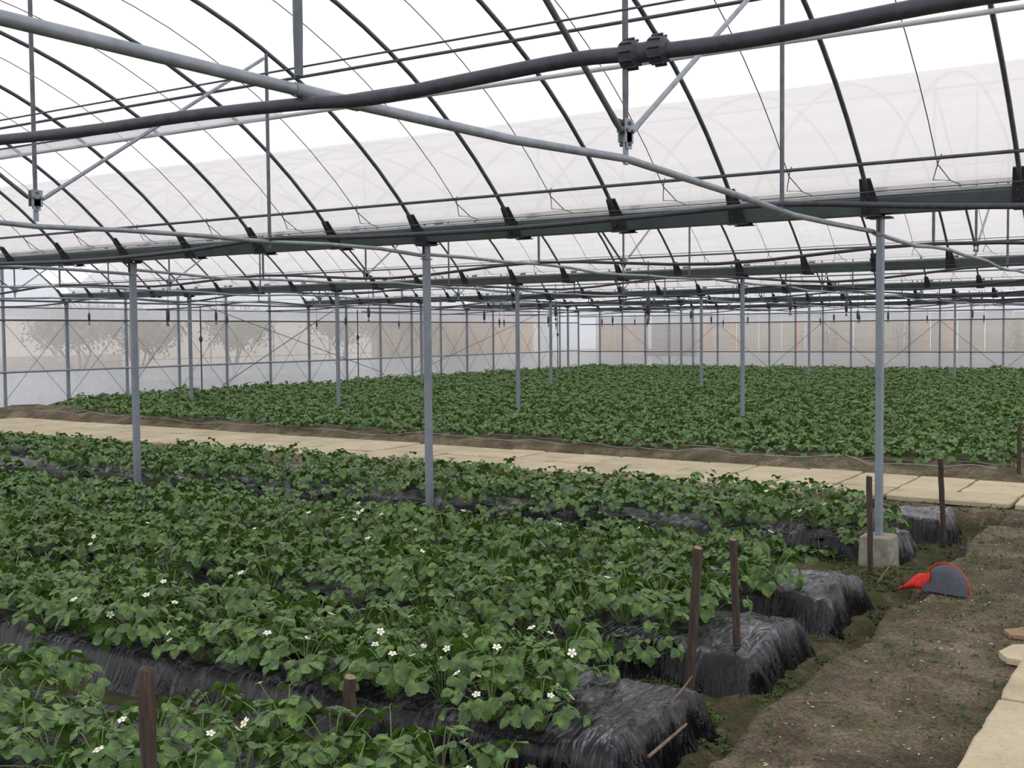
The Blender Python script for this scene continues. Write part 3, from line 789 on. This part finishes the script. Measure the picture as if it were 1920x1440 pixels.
def plant_arrays(rs, hi=True, nl=11, size=1.0):
    VV, FF, UU = [], [], []; n = 0; stems = []
    for i in range(nl):
        az = i*2.4+rs.uniform(-.4, .4); inner = i/nl
        reach = (.04+.15*inner+rs.uniform(-.025, .035))*size; h = (.155-.085*inner+rs.uniform(-.035, .045))*size
        tip = np.array([math.cos(az)*reach, math.sin(az)*reach, h])
        stems.append(tip)
        tilt = .15+.75*inner+rs.uniform(-.35, .35)
        R = rotm('Z', az+rs.uniform(-.4, .4)) @ rotm('Y', tilt) @ rotm('X', rs.uniform(-.35, .35))
        for a in (0, 1.25, -1.25):
            Ln = (.058 if a == 0 else .050)*size*rs.uniform(.85, 1.15)*(1.05-.25*(i < 2)); W = Ln*rs.uniform(.82, .98)
            f = leaflet_hi if hi else leaflet_lo
            V, F_, U = f(Ln, W, rs.uniform(.15, .5), rs.uniform(.05, .35), rs)
            V = V+np.array([.004, 0, 0])
            V = (R @ (rotm('Z', a+rs.uniform(-.15, .15)) @ rotm('Y', rs.uniform(-.1, .3)) @ V.T)).T+tip
            VV.append(V); FF.append(F_+n); UU.append(U); n += len(V)
    return np.concatenate(VV), np.concatenate(FF), np.concatenate(UU), stems
def flower_mb(p, nrm_az, tilt, s=1.0):
    pet = MB(); cen = MB(); R = Matrix.Rotation(nrm_az, 3, 'Z') @ Matrix.Rotation(tilt, 3, 'Y'); p = Vector(p)
    for k in range(5):
        a = k*2*math.pi/5; r1, r2 = .005*s, .0125*s
        pts = [(0, 0, 0)]+[(r2+r1*1.25*math.cos(t)*1.0, r1*1.25*math.sin(t), .003*s) for t in [i*math.pi/4-math.pi for i in range(8)]]
        v = [p+R @ (Matrix.Rotation(a, 3, 'Z') @ Vector(q)) for q in pts]
        pet.add(v, [(0, 8, 1), *[(0, i, i+1) for i in range(1, 8)], tuple(range(1, 9))][2:3]+[tuple(range(1, 9))]+[(0, 8, 1), (0, 1, 2)])
    cen.tube([p+R @ Vector((0, 0, -.001)), p+R @ Vector((0, 0, .005*s))], [.005*s, .0035*s], 8)
    return pet, cen
protos = []
NPR = 12
for i in range(NPR):
    rs = random.Random(100+i); size = rs.uniform(.98, 1.18)
    V, F_, U, st = plant_arrays(rs, True, rs.choice([13, 14, 15, 17]), size)
    root = empty('strawberry_plant', (0, 0, 0))
    np_mesh('foliage', V, F_, leaf_a, True, U, root)
    m = MB()
    for t in st: m.tube([(t[0]*.05, t[1]*.05, -.01), (t[0]*.35, t[1]*.35, t[2]*.6), (t[0]*.8, t[1]*.8, t[2]*.93), tuple(t)], [.0028, .0024, .002, .0018], 5)
    fl = (i % 3 == 0)
    if i % 4 == 1:  # unripe fruit truss
        for k in range(3):
            a = rs.uniform(0, 6.28); q = Vector((math.cos(a)*.12, math.sin(a)*.12, .05+.02*k))
            m.tube([(0, 0, 0), (q.x*.6, q.y*.6, .09), tuple(q)], .0016, 5)
            fr = MB(); fr.tube([q+Vector((0, 0, .003)), q, q-Vector((0, 0, .008)), q-Vector((0, 0, .014)), q-Vector((0, 0, .02))], [.002, .008, .009, .006, .001], 8)
            fr.build('unripe_fruit', fruit_m, root)
    if fl:
        for k in range(2):
            a = rs.uniform(0, 6.28); q = Vector((math.cos(a)*.13, math.sin(a)*.13, .125+.05*k)) * size
            m.tube([(0, 0, 0), (q.x*.5, q.y*.5, q.z*.75), tuple(q)], .0016, 5)
            p1, c1 = flower_mb(q, a, rs.uniform(.3, .9), 1.0)
            fo = p1.build('flower', petal_m, root); c1.build('flower_centre', yellow_m, fo)
    m.build('leaf_stalks', stem_m, root)
    protos.append((root, 'with white flowers' if fl else ('with small unripe fruit' if i % 4 == 1 else 'without flowers')))
# positions in the near beds
spots = []
def camdepth(x, y): return (Vector((x, y, 0))-Vector((0, 0, HC))).dot(fw)
def pix(x, y, z):
    d = Vector((x, y, z))-Vector((0, 0, HC)); zz = d.dot(fw); return 960+F*d.dot(rr)/zz, 720-F*d.dot(uu)/zz
XSTOP = [-2.0, -2.0, -2.22, -2.36, -2.32, -2.25, -2.62]
for i, (yc, hw) in enumerate(BEDS):
    rows = ((-.27, 0.0, .27), (-.26, 0.0, .30), (-.30, -.06, .18, .44), (-.44, -.15, .14, .42), (-.42, -.14, .14, .40), (-.34, -.02, .26), (-.30, .0))[i]
    for ri, ro in enumerate(rows):
        x = XSTOP[i]-rnd.uniform(0, .12)-(.1*ri if i == 2 else 0)
        cnt_ = 0
        while x > -1.51*yc-1.2:
            cnt_ += 1
            y = yc+ro+rnd.uniform(-.05, .05)
            if not any(abs(x-cx_) < .17 and abs(y-8.34) < .17 for cx_ in (-2.15, -6.15, -10.15)):
                u, v = pix(x, y, BZ[i]+.1)
                gap = vnoise(x*1.3, y*1.9, 200) > .33
                if -90 < u < 2000 and v < 1560 and not gap: spots.append([camdepth(x, y), x, y, i, ri, cnt_])
            x -= rnd.uniform(.205, .275)
spots.sort()
near, rest = spots[:300], spots[300:]
BN = ['bottom corner bed', 'bottom left bed', 'nearest full bed', 'second full bed', 'third full bed', 'short bed behind the block', 'bed beside the walkway']
uses = [0]*NPR
RN = {4: ['front', 'second', 'third', 'back'], 3: ['front', 'middle', 'back'], 2: ['front', 'back']}
NROW = [3, 3, 4, 4, 4, 3, 2]
for n, (d, x, y, bi, ri, cn) in enumerate(near):
    k = rnd.randrange(NPR)
    if d > 6 and protos[k][1] == 'with white flowers' and rnd.random() < .5: k = (k+1) % NPR
    root, st = protos[k]
    o = root if uses[k] == 0 else copy_tree(root)
    uses[k] += 1
    s = rnd.uniform(.85, 1.18)
    zb = float(bed_height(np.array([x]), np.array([y]), bi)[0])
    o.location = (x, y, zb-.004); o.rotation_euler = (rnd.uniform(-.1, .1), rnd.uniform(-.1, .1), rnd.uniform(0, 6.28)); o.scale = (s, s, s*rnd.uniform(.9, 1.15))
    rw = RN[NROW[bi]][ri]
    what = {'with white flowers': 'flowering strawberry plant', 'with small unripe fruit': 'fruiting strawberry plant', 'without flowers': 'leafy strawberry plant'}[st]
    setp(o, f'{what}, {nth(cn)} from the right, {rw} row of the {BN[bi]}', 'strawberry plant', f'strawberry plants of the {BN[bi]}')
for k in range(NPR):
    if uses[k] == 0:
        for c in protos[k][0].children_recursive: bpy.data.objects.remove(c)
        bpy.data.objects.remove(protos[k][0])
# the rest of the plants: one uncountable crop
tmpl = []
for i in range(10):
    rs = random.Random(500+i); V, F_, U, _ = plant_arrays(rs, False, 14, 1.1); tmpl.append((V, F_, U))
P_ = [(x, y, float(bed_height(np.array([x]), np.array([y]), bi)[0])) for _, x, y, bi, _r, _c in rest]
y = 13.20
ri = 0
while y < 39.9:
    pf = None; x = -1.95-rnd.uniform(0, .1)
    while x > max(XW+.7, -1.51*y-.8):
        ok = y > path_far(x)+.48+.12*math.sin(x*2.1)
        if x < -17: ok = ok and y > path_far(x)+.35+(-17-x)*.42+.3*math.sin(x*3)
        if any(abs(y-g_) < .16 for g_ in YG) and abs((x-XW+2) % 4-2) < .16: ok = False
        if ok and x < -.1365*y+.9:
            P_.append((x, y+rnd.uniform(-.07, .07), float(floor_z(np.array([x]), np.array([y]))[0])-.01))
        x -= rnd.uniform(.20, .28) if y < 22 else rnd.uniform(.26, .34)
    y += .27 if y < 22 else .34
    ri += 1
P_ = [p for p in P_ if vnoise(p[0]*.9, p[1]*.9, 77) < .45]
VV, FF, UU = [], [], []; n = 0
for (x, y, z) in P_:
    V, F_, U = tmpl[rnd.randrange(10)]; a = rnd.uniform(0, 6.28); s = rnd.uniform(.8, 1.15)
    c_, s_ = math.cos(a)*s, math.sin(a)*s
    W_ = np.empty_like(V); W_[:, 0] = V[:, 0]*c_-V[:, 1]*s_+x; W_[:, 1] = V[:, 0]*s_+V[:, 1]*c_+y; W_[:, 2] = V[:, 2]*s*rnd.uniform(.85, 1.15)+z
    VV.append(W_); FF.append(F_+n); UU.append(U); n += len(V)
V = np.concatenate(VV); F_ = np.concatenate(FF); U = np.concatenate(UU)
tri = np.concatenate([F_[F_[:, 2] == F_[:, 3]][:, :3], F_[F_[:, 2] != F_[:, 3]][:, [0, 1, 2]], F_[F_[:, 2] != F_[:, 3]][:, [0, 2, 3]]])
o = np_mesh('strawberry_crop', V, tri, leaf_far, True, U)
setp(o, 'dense green strawberry crop filling the rows beyond the nearest plants up to the walls', 'strawberry crop', kind='stuff')
# drip tapes on the edge of the far field
for k, (off, lab) in enumerate(((.34, 'pale drip tape along the front edge of the far field'), (.62, 'second pale drip tape just inside the far field'))):
    pts = []
    for i in range(70):
        x = -2.0-.27*i
        if x < -20: break
        yy = path_far(x)+off+.012*math.sin(i*1.3)
        pts.append((x, yy, float(floor_z(np.array([x]), np.array([yy]))[0])+.03+.006*math.sin(i*2.1)))
    m = MB(); m.tube(pts, .0045, 5); setp(m.build('drip_tape', tape_m), lab, 'drip tape')

# ------------------------------------------------------------------ stakes
def stake(x, y, z0, z1, r, lean, label, rounded=False, square=True):
    root = empty('wooden_stake', (x, y, z0)); h = z1-z0; m = MB(); rs = random.Random(int(x*1000))
    n = 9; pts = []; rad = []
    for i in range(n+1):
        t = i/n; pts.append((lean[0]*t*h+rs.uniform(-.003, .003), lean[1]*t*h+rs.uniform(-.003, .003), h*t)); rad.append(r*(1+.10*t+rs.uniform(-.05, .05)))
    if rounded: pts += [(pts[-1][0], pts[-1][1], h+r*.35), (pts[-1][0], pts[-1][1], h+r*.6)]; rad += [r*.85, r*.4]
    m.tube(pts, rad, 12 if rounded else 9, smooth=rounded); m.build('shaft', stake_m, root)
    if not rounded:
        q = MB(); t = pts[-1]; q.tube([(t[0], t[1], t[2]-.001), (t[0]+.002, t[1], t[2]+.004)], [rad[-1]*.96, rad[-1]*.9], 9, smooth=False); q.build('cut_top', stake_end, root)
    setp(root, label, 'stake', 'wooden stakes at the bed ends')
stake(-2.14, 4.97, -.40, .36, .022, (.05, .03), 'thick dark wooden stake with a sawn top, left one of the two tall stakes')
stake(-2.06, 5.40, -.36, .335, .0185, (-.03, .0), 'slim dark wooden stake, right one of the two tall stakes')
stake(-2.07, 8.02, -.40, .36, .019, (-.03, .02), 'dark wooden stake standing in front of the concrete block')
stake(-1.86, 9.42, -.40, .36, .020, (-.04, -.01), 'dark wooden stake at the end of the farthest black plastic bed')
stake(-1.80, 12.9, -.25, .40, .020, (-.0, -.0), 'wooden stake beyond the walkway at the right picture edge')
stake(-2.66, 2.22, -.42, .405, .0225, (-.03, -.0), 'round-topped smooth wooden stake at the bottom left', rounded=True)
stake(-2.86, 3.32, -.42, .06, .0235, (.015, .03), 'short wooden stake with a sawn top at the bottom edge, left of centre')
# twigs pinning the plastic
def twig(p0, p1, r, label):
    m = MB(); a, b_ = Vector(p0), Vector(p1); mid = (a+b_)/2+Vector((.004, .003, .004)); m.tube([a, mid, b_], [r, r*.95, r*.7], 6); setp(m.build('twig', twig_m), label, 'twig')
twig((-1.93, 4.30, -.16), (-1.86, 4.36, -.05), .005, 'short twig pinning the top corner of the nearest plastic bed end')
twig((-1.80, 3.80, -.20), (-1.74, 4.02, -.13), .007, 'reddish twig pinning the pleated side of the nearest plastic bed end')
twig((-1.84, 7.28, -.22), (-1.75, 7.38, -.06), .006, 'pale twig beside the third bed end, left of the hole')
twig((-1.68, 9.95, -.25), (-1.60, 10.0, -.06), .006, 'thin twig at the farthest plastic bed end')
twig((-1.42, 6.2, -.185), (-1.22, 6.38, -.18), .0045, 'fallen twig lying on the dirt path')
twig((-1.58, 4.62, -.19), (-1.36, 4.75, -.185), .004, 'thin fallen twig at the lip of the trench')
twig((-1.3, 3.86, -.185), (-1.22, 3.94, -.17), .012, 'dark stub of root lying on the dirt path at the bottom')

# ------------------------------------------------------------------ dropped bag (half round grey felt with red cloth)
def bag():
    root = empty('knee_pad_bag', (-1.47, 7.07, -.178)); root.rotation_euler = (0, 0, -.30)
    # local x to the right, z up, y thickness
    def dome(rx, rz, th, n=22, m=8):
        V = []; 
        for i in range(n+1):
            a = math.pi*i/n
            for j in range(m+1):
                b_ = -math.pi/2+math.pi*j/m; k = math.cos(b_)**.35
                V.append((rx*math.cos(a)*k*(1+.0)+.015*math.sin(a), th*math.sin(b_)+.05*rz*math.sin(a), max(0, rz*math.sin(a)**.85*k)))
        F_ = [(i*(m+1)+j, i*(m+1)+j+1, (i+1)*(m+1)+j+1, (i+1)*(m+1)+j) for i in range(n) for j in range(m)]
        return V, F_
    V, F_ = dome(.142, .165, .055); q = MB(); q.add([(x+.09, y, z) for x, y, z in V], F_, True)
    q.add([(x+.09, y, z) for x, y, z in V if z <= 1e-6], []) ; q.build('felt_shell', felt, root)
    # red piping on the rim
    pts = [(.09+.145*math.cos(math.pi*i/22), .012+.05*.165*math.sin(math.pi*i/22), .168*math.sin(math.pi*i/22)**.85+.002) for i in range(23)]
    q = MB(); q.tube(pts, .0042, 6); q.build('red_piping', red_m, root)
    # collapsed red cloth tail
    V = []; n, m = 12, 14
    for i in range(n+1):
        t = i/n; x = -.03-.17*t+.05*(1-t)
        hh = (.115*(1-t)**.9+.012)*(1-.12*math.sin(t*9)); ww = .055*(1-t*.55)
        for j in range(m):
            a = 2*math.pi*j/m; fold = 1+.16*math.sin(3*a+t*7)+.07*math.sin(7*a-5*t)
            V.append((x+.01*math.sin(5*a+t*6), ww*math.cos(a)*fold, max(-.002-.03*t*t, hh*.5+hh*.5*math.sin(a)*fold-.035*t*t)))
    F_ = [(i*m+j, i*m+(j+1) % m, (i+1)*m+(j+1) % m, (i+1)*m+j) for i in range(n) for j in range(m)]
    q = MB(); q.add(V, F_, True); q.add(V[-m:], [tuple(range(m))]); q.build('red_cloth', red_m, root)
    setp(root, 'half-round grey felt bag with red cloth dropped on the edge of the dirt path', 'bag')
bag()

# ------------------------------------------------------------------ litter, weeds
m = MB()
for _ in range(520):
    x, y = rnd.uniform(-1.5, -.75), rnd.uniform(3.4, 10.6)
    z = float(floor_z(np.array([x]), np.array([y]))[0])+.004; a = rnd.uniform(0, 6.28); s = rnd.uniform(.004, .014)
    c_, s_ = math.cos(a)*s, math.sin(a)*s
    m.add([(x+c_, y+s_, z+rnd.uniform(0, .006)), (x-s_*.4, y+c_*.4, z+.004), (x-c_, y-s_, z), (x+s_*.4, y-c_*.4, z+.002)], [(0, 1, 2, 3)])
setp(m.build('leaf_litter', litter_m), 'pale bits of dry leaf scattered over the dirt path', 'leaf litter', kind='stuff')
m = MB()
for _ in range(5200):
    if rnd.random() < .72: x, y = rnd.uniform(-2.6, -1.58), rnd.uniform(4.4, 10.3)
    elif rnd.random() < .5: x = rnd.uniform(-1.55, -.8); y = rnd.gauss(7, 1.8)
    else: x = rnd.uniform(-9, -1.6); y = path_near(x)-rnd.uniform(.05, .45)
    if vnoise(x*4, y*4, 300) < -.06: continue
    if any(abs(y-yc) < hw-.02 for yc, hw in BEDS) and x < XE: continue
    z = float(floor_z(np.array([x]), np.array([y]))[0])
    for k in range(3):
        a = rnd.uniform(0, 6.28); s = rnd.uniform(.006, .017)*(1.5 if x < -1.5 else 1); h = rnd.uniform(.005, .025)
        c_, s_ = math.cos(a)*s, math.sin(a)*s
        m.add([(x, y, z), (x+c_-s_*.4, y+s_+c_*.4, z+h), (x+c_*1.6, y+s_*1.6, z+h*.8), (x+c_+s_*.4, y+s_-c_*.4, z+h)], [(0, 1, 2, 3)])
setp(m.build('small_weeds', moss_m), 'tiny green weeds growing in the trench and along the bed ends', 'weeds', kind='stuff')
m = MB()
for _ in range(1500):
    x, y = rnd.uniform(-1.6, -.72), rnd.uniform(3.3, 10.6)
    if rnd.random() < .3: x = rnd.uniform(-2.2, -1.5)
    z = float(floor_z(np.array([x]), np.array([y]))[0]); s = rnd.uniform(.004, .013)
    v = [(x+s*math.cos(k*1.57+.4)*rnd.uniform(.7, 1.2), y+s*math.sin(k*1.57+.4)*rnd.uniform(.7, 1.2), z-.002) for k in range(4)]+[(x, y, z+s*.7)]
    m.add(v, [(0, 1, 4), (1, 2, 4), (2, 3, 4), (3, 0, 4)])
setp(m.build('soil_clods', soil), 'small soil clods scattered on the dirt path', 'soil clods', kind='stuff')

# ------------------------------------------------------------------ outside: trees, boards, next greenhouse
def tree(x, y, h, cr, label, seed, leaves=900):
    rs = random.Random(seed); root = empty('tree', (x, y, -.46)); t = MB(); lv = MB(); tips = []
    def branch(p, d, ln, r, dep):
        q = [p]; dd = Vector(d)
        for i in range(3):
            dd = (dd+Vector((rs.uniform(-.2, .2), rs.uniform(-.2, .2), rs.uniform(-.05, .2)))).normalized(); q.append(q[-1]+dd*ln/3)
        t.tube(q, [r, r*.85, r*.7, r*.5], 6)
        if dep == 0: tips.append(q[-1]); tips.append(q[2]); return
        for k in range(3):
            a = rs.uniform(0, 6.28); sd = Vector((math.cos(a), math.sin(a), rs.uniform(.0, .6)))
            branch(q[-1-(k == 2)], (dd*.7+sd*.8).normalized(), ln*.72, r*.55, dep-1)
    for k in range(3):
        a = k*2.1+rs.uniform(-.3, .3)
        branch(Vector((0, 0, h*.30)), Vector((math.cos(a)*.8, math.sin(a)*.8, 1)).normalized(), h*.30, .045, 2)
    t.tube([(0, 0, 0), (.02, 0, h*.15), (0, 0, h*.32)], [.08, .065, .055], 8)
    for _ in range(leaves):
        c = rs.choice(tips)+Vector([rs.gauss(0, cr*.17) for _ in range(3)]); s = rs.uniform(.035, .075)
        u = Vector([rs.gauss(0, 1) for _ in range(3)]).normalized(); v_ = u.orthogonal().normalized()
        lv.add([c-u*s, c+v_*s*.5, c+u*s, c-v_*s*.5], [(0, 1, 2, 3)])
    t.build('trunk', bark_m, root); lv.build('foliage', tree_leaf, root)
    setp(root, label, 'tree')
def xat(u, y):
    d = fw + rr*((u-960)/F); return y*d.x/d.y
def yat(u, x):   # y of the plane x=const hit by the sight line through picture column u
    d = fw + rr*((u-960)/F); return x*d.y/d.x
for u, hh, cr, lab, sd in ((150, 2.5, .9, 'hazy leafy tree seen through the net left of the left column', 1), (262, 2.4, .9, 'hazy leafy tree seen through the net behind the left column', 2),
                       (440, 2.5, 1.2, 'hazy round tree seen through the net between the left and middle columns', 3), (645, 2.7, 1.3, 'hazy round tree seen through the net left of the middle column', 4), (745, 2.8, 1.3, 'hazy tree seen through the net just left of the middle column', 5)):
    X_ = -24.6; tree(X_, yat(u, X_), hh+.3, cr*1.15, lab, sd, 3200)
def board_wall(p0, p1, z1, label, n, m, rs):
    root = empty('board_shed', (p0[0], p0[1], -.46)); a = Vector((p0[0], p0[1], 0)); b_ = Vector((p1[0], p1[1], 0)); d = (b_-a); L_ = d.length; ang = math.atan2(d.y, d.x)
    for k in range(n):
        q = MB(); w0 = L_/n; c = d*((k+.5)/n); q.box((c.x, c.y, (z1+.46)/2), (w0*.97, .03+rs.uniform(0, .03), z1+.46+rs.uniform(-.05, .05)), rz=ang); q.build('board', m, root)
    q = MB(); q.box((d.x/2, d.y/2, z1+.46+.05), (L_+.3, .5, .06), rz=ang); q.build('roof_edge', archm, root)
    setp(root, label, 'shed')
rs = random.Random(5)
board_wall((-26.5, 32.5), (-26.5, 44.0), 2.4, 'brown board shed seen through the net behind the middle columns', 22, board_m, rs)
white_wall = simple('whitish_render', (196, 192, 186), (216, 212, 206), 1.2, .9, 0, 0)
pale_wall = simple('pale_brown_render', (164, 154, 142), (190, 180, 168), 1.2, .9, 0, 0)
board_wall((xat(1118, 43.2), 43.2), (xat(1215, 43.2), 43.2), 2.0, 'brown board shed seen through the first net opening of the back wall', 12, board_m, rs)
board_wall((xat(1222, 43.4), 43.4), (4.0, 43.4), 2.0, 'long pale brown building seen hazily through the back wall net', 26, pale_wall, rs)
for k, u in enumerate((1322, 1373, 1497, 1579, 1632, 1736, 1782)):
    x = xat(u, 42.9); m = MB(); m.box((x, 42.9, .75), (.16 if k != 3 else .09, .12, 2.4)); setp(m.build('timber_post', orange_wood), f'orange timber post behind the back wall net, {ORD[k]} from the left', 'post', 'orange posts behind the back wall')
def bush(x, y, w_, h, label, seed):
    rs = random.Random(seed); root = empty('bush', (x, y, -.46)); lv = MB(); st = MB()
    for _ in range(9):
        a = rs.uniform(0, 6.28); st.tube([(0, 0, 0), (math.cos(a)*w_*.4, math.sin(a)*.2, h*.8)], .012, 5)
    for _ in range(700):
        c = Vector((rs.gauss(0, w_*.4), rs.gauss(0, .15), rs.uniform(.2, h))); s = rs.uniform(.04, .07); u = Vector([rs.gauss(0, 1) for _ in range(3)]).normalized(); v_ = u.orthogonal().normalized()
        lv.add([c-u*s, c+v_*s*.5, c+u*s, c-v_*s*.5], [(0, 1, 2, 3)])
    lv.build('foliage', bush_m, root); st.build('stems', bark_m, root); setp(root, label, 'bush')
bush_m = simple('grey_green_leaf', (96, 108, 70), (124, 134, 92), 4, .8, 0, 0)
bush(xat(1560, 42.2), 42.2, .5, 2.3, 'greyish green bush behind the back wall net, left of the right column', 11)
bush(xat(1692, 42.2), 42.2, .9, 2.3, 'greyish green bush behind the back wall net, right of the right column', 12)
bush(xat(1905, 42.2), 42.2, .5, 2.3, 'greyish green bush behind the back wall net at the right picture edge', 13)
board_wall((-36, 8.5), (-36, 62), 2.4, 'long whitish building far outside the gable wall, seen hazily through the net', 60, white_wall, rs)
# neighbouring greenhouse frame outside the gable
root = empty('outer_frame', (-29, 12, -.46)); m = MB()
for y in range(0, 30, 3): m.tube([(0, y, 0), (0, y, 2.6)], .03, 6)
m.build('upright', galv, root); m = MB(); m.tube([(0, 0, 2.5), (0, 30, 2.5)], .03, 6); m.tube([(0, 0, 1.1), (0, 30, 1.1)], .02, 6); m.build('crossbar', galv, root)
m = MB(); m.box((-.2, 5.5, .7), (.03, 12, 1.2)); m.build('side_panel', pale_wall, root)
setp(root, 'frame and panel of the neighbouring structure seen hazily through the gable film', 'outer frame')
